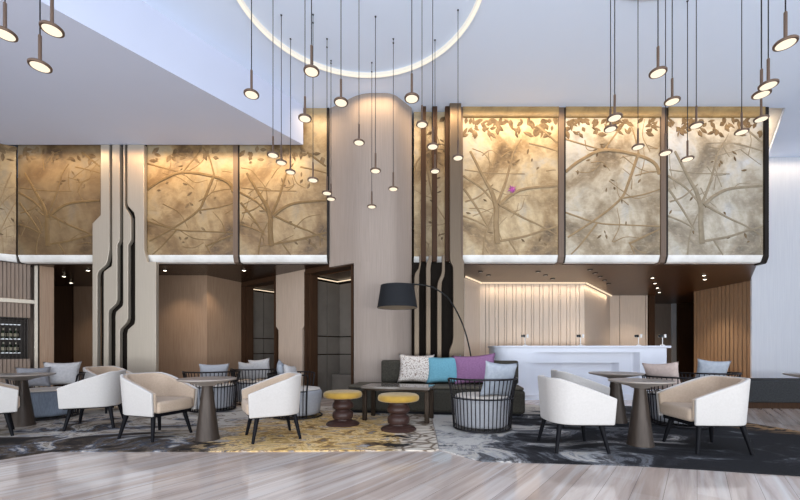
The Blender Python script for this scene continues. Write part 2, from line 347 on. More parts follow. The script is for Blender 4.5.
def niche(idx, sa, sb):
    d = 1.0; hz = 2.60
    fr = MB(); e = .035
    for a, b in ((sa, sa + .05), (sb - .05, sb)):
        fr.prism([ew(a, -.02), ew(b, -.02), ew(b, .24), ew(a, .24)], 0, DH)
    fr.prism([ew(sa, -.02), ew(sb, -.02), ew(sb, .24), ew(sa, .24)], DH - .03, DH + .03)
    fr.prism([ew(sb - .13, .06), ew(sb - .05, .06), ew(sb - .05, .24), ew(sb - .13, .24)], 0, DH)
    struct(fr.build('door_%d' % idx, M['dark_wood'], smooth=False))
    m = MB(); g = .012
    ss = [sa - .1, sa + (sb - sa) * .5, sb + .02]
    for a, b in zip(ss[:-1], ss[1:]):                       # back wall panels
        for z0, z1 in ((0, .95), (.95, 1.36), (1.36, hz)):
            m.prism([ew(a + g, d), ew(b - g, d), ew(b - g, d + .05), ew(a + g, d + .05)], z0 + g, z1 - g)
    for c0, c1 in ((.25, .62), (.62, d)):                   # side wall panels
        for z0, z1 in ((0, .95), (.95, 1.36), (1.36, hz)):
            m.prism([ew(sb, c0 + g), ew(sb, c1 - g), ew(sb + .05, c1 - g), ew(sb + .05, c0 + g)], z0 + g, z1 - g)
            m.prism([ew(sa - .1, c0 + g), ew(sa - .1, c1 - g), ew(sa - .15, c1 - g), ew(sa - .15, c0 + g)], z0 + g, z1 - g)
    struct(m.build('wall_niche_%d' % idx, M['niche'], smooth=False))
    b = MB(); b.prism([ew(sb - .02, d - .26), ew(sa + .1, d - .26), ew(sa + .1, d), ew(sb - .02, d)], 0, .50)
    struct(b.build('trim_niche_ledge_%d' % idx, M['niche'], bevel=.015))
    struct(MB().prism([ew(sa - .15, d + .05), ew(sb + .05, d + .05), ew(sb + .05, d + .08), ew(sa - .15, d + .08)], 0, SOF).build('wall_niche_back_%d' % idx, M['groove'], smooth=False))
    struct(MB().prism([ew(sa - .02, .25), ew(sb - .14, .25), ew(sb - .14, d - .12), ew(sa - .02, d - .12)], hz + .06, hz + .1).build('ceiling_niche_%d' % idx, M['soffit'], smooth=False))
    l = MB(); l.prism([ew(sa, d - .10), ew(sb - .01, d - .10), ew(sb - .01, d - .075), ew(sa, d - .075)], hz + .03, hz + .05)
    l.prism([ew(sb - .035, .3), ew(sb - .01, .3), ew(sb - .01, d - .1), ew(sb - .035, d - .1)], hz + .03, hz + .05)
    return l
l2 = niche(1, s2a, s2b).build('cove_light', M['led_cove']); tag(l2, 'L-shaped warm cove light at the ceiling of the doorway beside the column', 'cove light')
l1 = niche(2, s1a, s1b).build('cove_light', M['led_cove']); tag(l1, 'L-shaped warm cove light inside the narrower doorway left of the pale pier', 'cove light')
# lobby walls on the left
wall('wall_lobby_wood', [(-5.72, 8.8), (-4.47, 8.8), ew(s1b + .03, .0)], 0, SOF, M['wood'], .12, 1)
wall('wall_lobby_wood_side', [(-5.72, 8.8), (-5.72, 10.3)], 0, SOF, M['dark_wood'], .1, -1)
wall('wall_lobby_back', [(PX(72, 10.35), 10.35), (-5.72, 10.35)], 0, SOF, M['wood'], .1, 1)
wall('wall_lobby_dark', [(-10.4, 10.30), (PX(72, 10.3), 10.30)], 0, SOF, M['dark_wood'], .1, 1)

# angled wall with the wine cabinet at far left
W0, W1 = (-8.75, 6.36), (-7.42, 7.82)
wd = Vector((W1[0] - W0[0], W1[1] - W0[1])); WL = wd.length; wd.normalize(); wn = Vector((wd.y, -wd.x))
def wp(s, off=0.0): return (W0[0] + wd.x * s + wn.x * off, W0[1] + wd.y * s + wn.y * off)
def ws(px):
    k = (px - CX) / F; return (k * W0[1] - W0[0]) / (wd.x - k * wd.y)
cab0, cab1 = .35, ws(28); zc0, zc1 = PZ(359, 7.62), PZ(317.5, 7.62); zt0, zt1 = PZ(304, 7.75), PZ(300, 7.75)
m = MB()
def wbox(m, sa, sb, o0, o1, z0, z1): m.prism([wp(sa, o0), wp(sb, o0), wp(sb, o1), wp(sa, o1)], z0, z1)
wbox(m, 0, WL, -.32, -.28, 0, SOF - .001)
s = 0.0
while s < ws(33.5) - .07:
    e = s + .047
    for z0, z1 in (((zt1, SOF - .002),) if False else ((zt1, SOF - .002), (0, zc0) if cab0 - .02 < s < cab1 else (0, zt0), (zc1, zt0) if cab0 - .02 < s < cab1 else (0, .01))):
        wbox(m, s, e, -.05, .0, z0, z1)
    s += .056
struct(m.build('wall_left', M['wood_grey'], smooth=False))
m = MB(); wbox(m, 0, ws(38), -.05, .025, zt0, zt1); wbox(m, ws(34.2), ws(38), -.3, .03, 0, SOF - .003)
struct(m.build('trim_1', M['champagne'], bevel=.006))
m = MB(); wbox(m, ws(39.5), WL + .22, -.30, .02, 0, SOF - .002); struct(m.build('wall_left_pilaster', M['wood'], smooth=False))
cabinet = empty('wine_cabinet', (*wp((cab0 + cab1) / 2), zc0))
tag(cabinet, 'dark wine cabinet built into the slatted wall at far left', 'cabinet')
def cpart(name, mb, mat, **k):
    mb.v = [(x - cabinet.location.x, y - cabinet.location.y, z - cabinet.location.z) for x, y, z in mb.v]; return mb.build(name, mat, cabinet, **k)
m = MB(); wbox(m, cab0, cab1, -.28, -.26, zc0, zc1); wbox(m, cab0, cab1, -.27, 0, zc0, zc0 + .02); wbox(m, cab0, cab1, -.27, 0, zc1 - .02, zc1); wbox(m, cab1 - .02, cab1, -.27, 0, zc0, zc1); wbox(m, cab0, cab0 + .02, -.27, 0, zc0, zc1)
cpart('case', m, M['black_trim'], smooth=False)
shz = [PZ(352.5, 7.5), PZ(338.5, 7.5), PZ(324, 7.5)]; cabr = ws(20.5)
for z in shz:
    m = MB(); wbox(m, cab0 + .02, cabr, -.25, -.02, z - .018, z); cpart('shelf', m, M['shelf_metal'])
s = cab0 + .06
while s < cab1:
    m = MB(); wbox(m, s, s + .014, -.012, .0, zc0, zc1); cpart('door_bar', m, M['black_trim']); s += .056
def bottle_mesh():
    e = empty('wine_bottle')
    bb_ = MB().lathe([(.0, 0), (.036, 0), (.037, .01), (.037, .12), (.03, .145), (.014, .165), (.013, .185)], n=14).build('bottle_body', M['glass_dark'], e)
    MB().lathe([(.0378, .045), (.0378, .105)], n=14).build('label_band', M['label'], bb_)
    MB().lathe([(.0, .165), (.0155, .168), (.0155, .205), (.0, .208)], n=12).build('foil_cap', M['foil'], e)
    return e
b0 = bottle_mesh(); nb = 0; step = (cabr - ws(-14)) / 9
ordn = ['rightmost', 'second from the right', 'third from the right', 'fourth from the right', 'fifth from the right', 'sixth from the right', 'seventh from the right']
for row, nm in ((1, 'upper'), (0, 'lower')):
    for i in range(7):
        s = cabr - .055 - i * .088
        if s < cab0 + .06: continue
        o = b0 if nb == 0 else dup(b0, (0, 0, 0)); nb += 1
        o.location = (*wp(s, -.13), shz[row])
        tag(o, 'dark wine bottle, %s on the %s shelf of the wine cabinet' % (ordn[i], nm), 'bottle', 'bottles in the wine cabinet')

# bar alcove walls
def boards(name, a, b, z0, z1, mat, wids, gap, t=.03, side=1):
    m = MB(); d = Vector((b[0] - a[0], b[1] - a[1])); L = d.length; d.normalize(); n = Vector((-d.y, d.x)) * side; s = 0; i = 0
    while s < L - .01:
        e = min(s + wids[i % len(wids)], L); p = Vector(a) + d * s; q = Vector(a) + d * e
        m.prism([p, q, q + n * t, p + n * t], z0, z1); s = e + gap; i += 1
    o = struct(m.build(name, mat, smooth=False))
    p = Vector(a) + n * t; q = Vector(b) + n * t
    struct(MB().prism([p, q, q + n * .06, p + n * .06], z0, z1).build(name + '_backing', M['groove'], smooth=False)); return o
zb = SOF - .001
B0, B1, B2, B3, B4 = (1.5, 8.9), (2.05, 9.74), (4.72, 9.74), (6.66, 12.05), (7.85, 12.05)
wall('wall_bar_left', [B0, B1], 0, SOF - .036, M['bar_wood'], .1, 1)
boards('wall_bar_slats', B1, B2, 0, SOF - .036, M['bar_wood'], (.14, .075, .14, .075, .14, .05), .012)
wall('wall_bar_right', [(4.74, 9.76), B3], 0, SOF - .036, M['bar_wood'], .1, 1)
boards('wall_bar_panel', B3, B4, 0, zb, M['bar_wood'], (.30, .80, .40), .02)
wall('wall_bar_post', [(7.87, 12.0), (8.05, 12.0)], 0, zb, M['dark_wood'], .3, 1)
wall('wall_bar_deep', [(8.9, 14.2), (PX(671, 14.2), 14.2)], 0, zb, M['wallpaper'], .1, 1)
wall('wall_bar_deep_pale', [(PX(671, 14.2), 14.15), (PX(679, 14.2), 14.15)], 0, zb, M['right_wall'], .1, 1)
wall('wall_bar_deep_dark', [(PX(678.5, 14.0), 14.0), (XR, 14.0)], 0, zb, M['dark_wood'], .1, 1)
boards('wall_bar_slats_side', (8.74, 9.47), (8.74, 11.3), 0, zb, M['wood_slat'], (.095,), .03, .03, -1)
wall('wall_screen_back', [(.25, 8.75), (1.5, 8.88)], 0, SOF, M['dark_wood'], .1, 1)
# warm cove strips tucked over the alcove walls
cv = MB()
for a, b in ((B0, B1), (B1, B2), (B2, B3)):
    d = Vector((b[0] - a[0], b[1] - a[1])).normalized(); n = Vector((d.y, -d.x))
    p, q = Vector(a) + n * .03, Vector(b) + n * .03
    cv.prism([p, q, q + n * .03, p + n * .03], SOF - .035, SOF - .004)
tag(cv.build('cove_light', M['led_cove'], smooth=False), 'warm light line running along the ceiling over the bar back wall', 'cove light')

# ------------------------------------------------------------------ mural façade
Yf = 7.5
zl = PZ(255, Yf)                                      # where the flat face turns into the lip
def lip_profile(y0):
    pts = [(y0, zl)]
    for dy, dz in ((.004, .02), (.045, .12), (.07, .135)): pts.append((y0 + dy, zl - dz))
    return pts
def edge_profile(y0, top, d=.012, back=.13):
    lp = [(y - d, z - d * .8) for y, z in lip_profile(y0)]
    return [(y0 - d, top)] + lp + [(y0 + back + .06, zl - .135 - d * .8), (y0 + back + .06, zl - .05), (y0 + .05, top)]
TREE1 = [([(125,420),(121,365),(122,318)],9,8),([(122,318),(108,272),(90,240),(45,155)],8,4),([(125,305),(150,240),(172,160),(195,120)],5,2),([(130,310),(165,280),(210,262),(300,254)],6,4),
 ([(132,412),(200,400),(250,385),(303,370)],4,3),([(135,310),(200,345),(255,370),(303,398)],4,2),([(28,208),(110,218),(205,220)],2,1.5),([(24,225),(75,258),(118,305)],4,3),([(26,262),(65,318),(100,375)],4,3),
 ([(24,340),(70,358),(104,378)],3,2),([(82,452),(90,392),(112,335)],3,2),([(158,408),(172,430),(186,452)],3,2),([(218,132),(260,142),(303,155)],3,2),([(240,80),(270,105),(300,130)],4,3),([(30,300),(70,285),(112,250)],3,2)]
TREE2 = [([(22,215),(70,180),(137,152),(230,165),(285,188),(303,222)],5,6),([(137,152),(180,95),(200,62)],3,2),([(240,160),(208,250),(188,290),(128,340),(30,402)],5,3),([(188,290),(250,280),(303,264)],3,2),
 ([(22,330),(118,360),(200,366),(303,370)],3,2),([(230,225),(270,215),(303,212)],2,2),([(212,420),(255,400),(303,378)],4,2),([(212,415),(228,448)],3,2),([(118,360),(70,420),(40,450)],3,2),([(22,120),(90,140),(137,152)],3,2),([(240,160),(225,100),(205,62)],3,2)]
def catmull(pts, n=6):
    P = [Vector(p) for p in pts]; P = [P[0] * 2 - P[1]] + P + [P[-1] * 2 - P[-2]]; out = []
    for i in range(1, len(P) - 2):
        for k in range(n):
            t = k / n; a, b, c, d = P[i - 1], P[i], P[i + 1], P[i + 2]
            out.append(.5 * ((2 * b) + (c - a) * t + (2 * a - 5 * b + 4 * c - d) * t * t + (3 * b - a - 3 * c + d) * t ** 3))
    out.append(P[-2]); return out
def mural(p0, p1, zt, tree, mirror, bmat, brmat, label, vis_top, seed, cornice=False, topleaf=22, Y=Yf):
    X0, X1 = PX(p0, Y), PX(p1, Y); r = empty('mural_panel', ((X0 + X1) / 2, Y, zl)); tag(r, label, 'wall panel', 'painted mural panels along the upper wall')
    hx = (X1 - X0) / 2
    def bl(mb, name, mat, **k): return mb.build(name, mat, r, **k)
    bl(MB().box((0, .03, (zt - zl) / 2), (2 * hx, .06, zt - zl)), 'panel_face', bmat, smooth=False)
    lp = [(y, z - zl) for y, z in lip_profile(0.0)]
    bl(MB().prism(lp + [(.19, -.135), (.19, 0)], -hx, hx, 'x'), 'bottom_lip', M['lip'])
    if cornice:
        hC = PZ(118, Y) - zl; cz = zt - zl - hC
        pr = [(0.0, hC)] + [(-.05 * sin(k / 6 * pi / 2), hC + cz * .25 * (1 - cos(k / 6 * pi / 2))) for k in range(1, 7)] + [(-.05, zt - zl), (0, zt - zl)]
        bl(MB().prism(pr, -hx, hx, 'x'), 'cornice', M['mural_gold'])
    H = vis_top - zl                                    # height of the drawing
    sx = 2 * hx / 281.0
    def mp(x, y): return (((x - 22) * sx - hx) * (-1 if mirror else 1), (452 - y) / 392.0 * H)
    br = MB()
    for pts, r0, r1 in tree:
        c = catmull([mp(*p) for p in pts]); n = len(c)
        c = [p for p in c]
        rr = [(r0 + (r1 - r0) * i / (n - 1)) * sx * .95 for i in range(n)]
        br.tube([(max(-hx + .01, min(hx - .01, p.x)), 0.0, p.y) for p in c], rr, 8, flat=((0, 1, 0), .5))
    rnd = random.Random(seed); lf = MB()
    for k in range(16):
        x, y = rnd.uniform(25, 300), rnd.uniform(120, 440); a = rnd.uniform(-.9, .9) + (pi / 2 if rnd.random() < .45 else 0); L = rnd.uniform(45, 130); cv_ = rnd.uniform(-18, 18)
        c = catmull([mp(x, y), mp(x + L * .5 * cos(a) - cv_ * sin(a), y - L * .5 * sin(a) - cv_ * cos(a)), mp(x + L * cos(a), y - L * sin(a))])
        c = [p for p in c if -hx + .02 < p.x < hx - .02 and .02 < p.y < H - .02]
        if len(c) > 3: br.tube([(p.x, 0.0, p.y) for p in c], [sx * (1.6 - .8 * i / len(c)) for i in range(len(c))], 6, flat=((0, 1, 0), .6))
    bl(br, 'branch_relief', brmat)
    def leaf(x, z, a, L, W):
        x = max(-hx + .05, min(hx - .05, x)); vs = []
        prof = [(-1, 0), (-.6, .55), (0, 1), (.5, .7), (1, 0), (.5, -.7), (0, -1), (-.6, -.55)]
        e_ = rnd.uniform(.002, .007)
        for q, yy in ((1.0, -.001), (.8, -.003 - e_)):
            for a0, b0_ in prof:
                dx, dz = a0 * L * q, b0_ * W * q; vs.append((x + dx * cos(a) - dz * sin(a), yy, z + dx * sin(a) + dz * cos(a)))
        lf.add(vs, [list(range(8, 16))] + [[i, (i + 1) % 8, 8 + (i + 1) % 8, 8 + i] for i in range(8)])
    spots = [(55, 110), (160, 185), (170, 195), (178, 182), (225, 180), (215, 160), (245, 205), (185, 335), (205, 405), (130, 305), (100, 385), (250, 400), (265, 415), (90, 290), (35, 330)] if tree is TREE1 else \
            [(115, 150), (128, 142), (120, 160), (145, 158), (135, 130), (150, 145), (90, 185), (140, 195), (160, 235), (168, 265), (150, 270), (190, 292), (55, 215), (240, 240), (200, 362), (125, 395), (140, 405), (145, 390), (60, 100)]
    for x, y in spots:
        X, Z = mp(x + rnd.uniform(-6, 6), y + rnd.uniform(-6, 6)); leaf(X, Z, rnd.uniform(0, pi), rnd.uniform(.035, .065), rnd.uniform(.014, .026))
    for k in range(topleaf):
        X, Z = mp(rnd.uniform(25, 300), 62 + 45 * rnd.random() ** 1.6); leaf(X, Z - .03, rnd.uniform(0, pi), rnd.uniform(.05, .10), rnd.uniform(.025, .05))
    bl(lf, 'leaf_relief', M['leaf'])
    return r, mp
zt_l = PZ(147, Yf)
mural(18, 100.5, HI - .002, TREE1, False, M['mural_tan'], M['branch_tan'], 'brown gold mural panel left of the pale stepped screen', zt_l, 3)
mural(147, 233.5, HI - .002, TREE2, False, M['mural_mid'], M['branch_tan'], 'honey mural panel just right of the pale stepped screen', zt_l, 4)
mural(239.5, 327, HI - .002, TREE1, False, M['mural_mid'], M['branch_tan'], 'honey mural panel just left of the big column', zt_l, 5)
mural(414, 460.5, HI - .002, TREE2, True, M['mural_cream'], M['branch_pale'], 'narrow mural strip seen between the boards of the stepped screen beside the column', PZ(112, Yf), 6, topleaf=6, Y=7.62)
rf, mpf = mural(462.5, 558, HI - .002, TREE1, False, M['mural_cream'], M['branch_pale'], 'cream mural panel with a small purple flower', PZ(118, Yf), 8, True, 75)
fl = MB()
fx, fz = mpf(168, 265)
for k in range(9):
    a = k / 9 * 2 * pi; L = .10 if k % 2 else .075
    pts = [(0, -.014), (L * .5, -.013), (L, -.004)]
    fl.tube([(fx + q * cos(a), y, fz + q * sin(a)) for q, y in pts], [.010, .013, .003], 6)
o = fl.build('flower', M['flower'], rf); o['label'] = 'purple flower'
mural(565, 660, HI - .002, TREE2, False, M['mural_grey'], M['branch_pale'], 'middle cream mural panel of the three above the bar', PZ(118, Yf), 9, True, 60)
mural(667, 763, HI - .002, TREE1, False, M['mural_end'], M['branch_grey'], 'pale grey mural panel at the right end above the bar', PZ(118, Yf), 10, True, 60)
# angled end panel at far left
ra, _ = mural(18.2, 60, LO - .002, TREE1, True, M['mural_mid'], M['branch_pale'], 'angled mural panel cut by the left edge of the photo', zt_l, 12)
hx = (PX(60, 7.5) - PX(18.2, 7.5)) / 2; an = math.atan2(.40, .66)
ra.location = (-7.57 - cos(an) * hx, 7.49 - sin(an) * hx, zl); ra.rotation_euler = (0, 0, an)
k = 2
for a, b, mt, zt, d in ((233.5, 238.2, 'strip', HI - .003, .02), (238.2, 239.6, 'black_trim', HI - .003, .012), (144.0, 147.2, 'black_trim', HI - .003, .03), (327, 329.2, 'black_trim', HI - .003, .015),
                  (460.3, 462.6, 'strip', HI - .003, .04), (558, 563.5, 'strip', HI - .003, .03), (563.5, 565.2, 'black_trim', HI - .003, .025), (660, 665.2, 'strip', HI - .003, .03), (665.2, 667.2, 'black_trim', HI - .003, .025), (763, 767, 'black_trim', HI - .003, .04)):
    struct(MB().prism(edge_profile(Yf, zt, d), PX(a, Yf), PX(b, Yf), 'x').build('trim_%d' % k, M[mt], smooth=False)); k += 1

# stepped metal screens
Ys0, Ys1 = 7.40, 7.49
def screen(label, base_px, polys, ztop, depth=(Ys0, Ys1), mat='champagne'):
    r = empty('stepped_screen', (PX(base_px, Ys0), depth[0], 0)); tag(r, label, 'screen')
    for P in polys:
        pl = [(PX(x, depth[0]) - r.location.x, max(0, min(ztop, PZ(y, depth[0])))) for x, y in P]
        MB().prism(pl, 0, depth[1] - depth[0], 'y').build('board', M[mat], r, bevel=.008, smooth=True)
    return r
T, Bt = 100, 440
scr0 = screen('pale stepped metal screen of four boards at left, beside the wood wall', 122, [
    [(100.5, T), (100.5, 215), (92.3, 223.5), (92.3, Bt), (97.2, Bt), (97.2, 275), (98.5, 271), (106, 264.5), (107.5, 260), (109.3, 250), (109.3, T)],
    [(112, T), (112, 262), (111.5, 266), (103.8, 271.5), (103.5, 276), (103.5, Bt), (108.3, Bt), (108.3, 314), (109.3, 310), (116, 303.5), (117.2, 299), (117.2, 245), (119.5, 240), (119.5, T)],
    [(123, T), (123, 303), (122.3, 306), (116, 312), (115.3, 316), (115.3, Bt), (119.6, Bt), (119.6, 333), (120.4, 329), (126.6, 322.5), (128, 318), (128, 245), (131, 240), (131, 218), (129.5, 214), (125, 207), (124.6, 204), (124.6, T)],
    [(127.2, T), (127.2, 203), (128, 206), (133.8, 212.5), (135, 217), (135, 320), (134.2, 324), (128, 329.5), (127, 334), (127, Bt), (156, Bt), (156, 262), (147, 262), (144, 250), (144, T)]], LO - .003)
T = 60
scr = screen('champagne stepped metal screen of slim boards between the column and the bar', 438, [
    [(414.3, Bt), (414.3, 277), (415.2, 273), (418.6, 268), (419.4, 263), (419.4, 255), (421, 255), (421, 264), (420.2, 269), (419.2, 275), (419.2, Bt)],
    [(426, Bt), (426, 267), (426.8, 262), (428.4, 259), (429, 255), (432, 255), (432, 260), (431.2, 264), (430.6, 269), (430.6, Bt)],
    [(437.2, Bt), (437.2, 286), (438.2, 281), (441, 275), (442, 270), (442, 255), (445, 255), (445, 272), (444.4, 276), (442, 282), (441.6, 288), (441.6, Bt)],
    [(449.8, T), (449.8, 258), (450.6, 262), (452.8, 266), (453.2, 270), (453.2, 338), (452.6, 342), (449.6, 350), (449.2, 354), (449.2, Bt), (464.3, Bt), (464.3, 262), (461.3, 254), (461.3, T)]], HI - .003, (7.34, 7.42), 'champagne_dark')
def gap_shade_sheet(r, px0, px1, Y, z0, z1, t=.03):  # dark sheet added behind the boards so the gaps read as deep shade
    MB().box(((PX(px0, Y) + PX(px1, Y)) / 2 - r.location.x, Y + t / 2 - r.location.y, (z0 + z1) / 2), (PX(px1, Y) - PX(px0, Y), t, z1 - z0)).build('gap_shade_sheet', M['groove'], r, smooth=False)['label'] = 'added dark sheet for shade in the gaps'
gap_shade_sheet(scr, 412.6, 461, 7.5, 0, SOF)
for a, b in ((421.2, 426), (432.2, 437.2), (445.2, 449.6)):
    MB().box(((PX(a, 7.44) + PX(b, 7.44)) / 2 - scr.location.x, 7.48 - scr.location.y, (SOF + HI) / 2), (PX(b, 7.44) - PX(a, 7.44), .09, HI - SOF - .006)).build('fin', M['dark_wood'], scr, bevel=.005)['label'] = 'dark upright fin'
gap_shade_sheet(scr0, 101.5, 143, 7.505, 0, LO - .004)

# ------------------------------------------------------------------ rugs
rl = [floor_pt(*p) for p in ((-60, 468), (0, 460), (26, 456), (52, 452), (100, 452), (230, 452), (378, 451.2), (400, 450.6), (432, 451.6), (438.6, 450))] + [(.50, 6.4), (.55, 7.0), (-7.0, 7.0), (-8.4, 6.0)]
tag(MB().prism(rl, .0, .012).build('rug', M['rug_left'], smooth=False), 'large rug patterned in charcoal, ochre gold and cream pebbles on the left half', 'rug')
rr_ = [floor_pt(*p) for p in ((439.6, 450), (470, 459), (482, 461.8), (560, 464), (640, 466.5), (700, 470), (760, 474), (800, 476.5), (850, 480))] + [floor_pt(870, 444), floor_pt(810, 434), floor_pt(785, 429.5), floor_pt(748, 423.5)] + [(5.0, 6.9), (3.5, 7.2), (.57, 7.2), (.52, 6.4)]
tag(MB().prism(rr_, .0, .012).build('rug', M['rug_right'], smooth=False), 'large rug of blue grey and charcoal washes on the right half', 'rug')

# ------------------------------------------------------------------ tub armchairs
def tub_chair():
    r = empty('tub_armchair')
    def upath(off, n=9):
        a, b, rad = .315 - off, .325 - off, .23 - off; pts = []
        for i in range(n): pts.append((.315 + (-a + rad - .315) * i / n, -b))
        for i in range(n + 1):
            q = -pi / 2 - i / n * pi / 2; pts.append((-a + rad + rad * cos(q), -b + rad + rad * sin(q)))
        for i in range(1, n): pts.append((-a, -b + rad + (2 * b - 2 * rad) * i / n))
        for i in range(n + 1):
            q = pi - i / n * pi / 2; pts.append((-a + rad + rad * cos(q), b - rad + rad * sin(q)))
        for i in range(1, n + 1): pts.append((-a + rad + (.315 + a - rad) * i / n, b))
        return pts
    def topz(x, lo):
        t = max(0, min(1, (.315 - x) / .56)); t = t * (1.12 - .12 * t); return .555 + .20 * min(1, t) - lo
    def slab(o0, o1, z0, lo):
        A, B = upath(o0), upath(o1); n = len(A); vs = []
        for (ax, ay), (bx, by) in zip(A, B):
            t0 = topz(ax, lo); k = .93
            vs += [(ax * k + .01, ay * k, z0), (ax, ay, t0), (bx, by, t0), (bx * k + .01, by * k, z0)]
        fs = []
        for i in range(n - 1):
            for j in range(4): fs.append([i * 4 + j, i * 4 + (j + 1) % 4, i * 4 + 4 + (j + 1) % 4, i * 4 + 4 + j])
        fs += [[3, 2, 1, 0], [(n - 1) * 4 + j for j in range(4)]]; return MB().add(vs, fs)
    slab(0, .034, .29, 0).build('shell', M['fabric_out'], r, bevel=.012, seg=3, ang=30)
    o = slab(.035, .072, .33, .006).build('lining', M['fabric_in'], r, bevel=.012, seg=3, ang=30); o['label'] = 'beige inner lining'
    seat = rounded([(.325, -.245), (.325, .245), (-.20, .245), (-.20, -.245)], [.05, .05, .16, .16])
    o = MB().prism(seat, .315, .452).build('seat_cushion', M['fabric_in'], r, bevel=.035, seg=4, ang=60); o['label'] = 'beige seat cushion'
    MB().prism(rounded([(.28, -.262), (.28, .262), (-.252, .262), (-.252, -.262)], [.03, .03, .19, .19]), .275, .314).build('base_frame', M['black_wood'], r)
    for sx, sy in ((1, -1), (1, 1), (-1, -1), (-1, 1)):
        MB().tube([(.208 * sx, .208 * sy, .280), (.262 * sx, .262 * sy, .0)], [.026, .016], 10).build('leg', M['black_wood'], r)
    return r
chairs = [(-5.05, 4.59, 45, 'off-white tub armchair cut by the left edge of the photo'),
          (-4.15, 5.19, 203, 'off-white tub armchair seen from its side, facing left toward the table at the left edge'),
          (-2.95, 4.60, -18, 'off-white tub armchair facing right toward the pedestal table, open seat in view at left'),
          (-1.52, 4.54, 209, 'off-white tub armchair in the middle left, facing left with its side to us'),
          (1.835, 4.07, -1, 'off-white tub armchair left of the right-hand pedestal tables, seen from behind its side'),
          (3.235, 4.03, 177, 'off-white tub armchair right of the pedestal tables, beige seat in view'),
          (2.44, 5.25, -8, 'off-white tub armchair mostly hidden behind another, its top showing left of the rear table'),
          (-4.98, 6.52, 345, 'off-white tub armchair mostly hidden, its back top showing beside the slate wire chair pillows')]
c0 = tub_chair()
for i, (x, y, a, lab) in enumerate(chairs):
    o = c0 if i == 0 else dup(c0, (0, 0, 0)); o.location = (x, y, .012 if i not in (0,) else .012); o.rotation_euler = (0, 0, R(a)); tag(o, lab, 'armchair', 'off-white tub armchairs')

# ------------------------------------------------------------------ pedestal tables
def ped_table():
    r = empty('pedestal_table')
    MB().lathe([(0, 0), (.135, 0), (.135, .012), (.125, .04), (.058, .60), (.064, .64), (.0, .645)], n=36).build('pedestal', M['table_base'], r)
    MB().lathe([(0, .625), (.085, .625), (.11, .642), (.303, .688), (.315, .696), (.315, .706), (.308, .71), (0, .71)], n=48).build('tabletop', M['table_top'], r, ang=25)
    return r
tabs = [(-5.2, 5.22, 'round pedestal table at the left edge, beside the cut-off armchair'), (-2.24, 4.42, 'round pedestal table at middle left between two off-white armchairs'),
        (2.63, 4.16, 'front round pedestal table at right, between two armchairs'), (3.12, 5.50, 'rear round pedestal table at right, half hidden behind the front one'),
        (5.68, 5.20, 'round pedestal table whose rim just shows at the right edge')]
t0 = ped_table()
for i, (x, y, lab) in enumerate(tabs):
    o = t0 if i == 0 else dup(t0, (0, 0, 0)); o.location = (x, y, .012); k_ = 1.13 if i in (0, 3) else 1.0; o.scale = (k_, k_, 1); tag(o, lab, 'table', 'round pedestal tables')

# ------------------------------------------------------------------ wire barrel chairs
def wire_chair(cm, cushname='seat_cushion'):
    r = empty('wire_barrel_chair'); half = R(118)      # rods run from +62 to +298 degrees, front (+X) is open
    def P(a, rad, z): return (rad * cos(a), rad * sin(a), z)
    rad = lambda z: .372 + (.40 - .372) * min(1, z / .42) if z < .42 else .40 + .05 * (z - .42) / .25
    MB().tube([P(2 * pi * k / 48, .372, .022) for k in range(48)], .012, 8, True).build('base_ring', M['wire'], r)
    MB().tube([P(pi - half + 2 * half * k / 40, .401, .42) for k in range(41)], .008, 6).build('middle_ring', M['wire'], r)
    rail = [P(pi - half, rad(z), z) for z in (.022, .2, .42, .60, .635)]
    n = 40; tp = []
    for k in range(n + 1):
        a = pi - half + 2 * half * k / n; d = min(k, n - k); tp.append(P(a, .45, .672 - (.02 if d == 0 else .004 if d == 1 else 0)))
    rail2 = [P(pi + half, rad(z), z) for z in (.635, .60, .42, .2, .022)]
    MB().tube(rail + tp + rail2, .012, 8).build('top_rail', M['wire'], r)
    nr = 30
    for k in range(1, nr):
        a = pi - half + 2 * half * k / nr
        MB().tube([P(a, rad(z), z) for z in (.022, .42, .67)], .0065, 6).build('rod', M['wire'], r)
    sc_ = MB().lathe([(0, .05), (.31, .05), (.335, .065), (.345, .10), (.372, .36), (.368, .40), (.345, .42), (.0, .422)], n=44).build(cushname, cm, r, ang=60)
    o = MB().lathe([(0, .4225), (.335, .4225), (.347, .43), (.335, .445), (.25, .456), (0, .46)], n=44).build('seat_pad', M['cushion_top'], sc_, ang=60); o['label'] = 'cream seat top'
    return r
wires = [(-5.42, 5.83, 302, 'denim', 'dark wire barrel chair with slate cushion at left, holding two grey pillows'),
         (-3.26, 6.60, 128, 'grey', 'dark wire barrel chair directly behind the middle left pedestal table'),
         (-2.84, 7.45, 112, 'grey', 'rearmost dark wire barrel chair at left, before the narrow doorway'),
         (-1.60, 5.95, 6, 'grey', 'dark wire barrel chair behind the middle armchair, open front facing right'),
         (1.085, 5.05, 122, 'grey', 'dark wire barrel chair in front of the purple pillow, centre of the photo'),
         (3.92, 5.32, 35, 'grey', 'dark wire barrel chair behind the front right table, with pink pillows'),
         (4.98, 6.22, 75, 'grey', 'dark wire barrel chair behind the right armchair, with the blue grey pillow')]
wA = wire_chair(M['denim']); wB = wire_chair(M['cushion_grey']); useB = False
for i, (x, y, a, kd, lab) in enumerate(wires):
    if kd == 'denim': o = wA
    elif not useB: o = wB; useB = True
    else: o = dup(wB, (0, 0, 0))
    o.location = (x, y, .012); o.rotation_euler = (0, 0, R(a)); tag(o, lab, 'wire chair', 'wire barrel chairs')

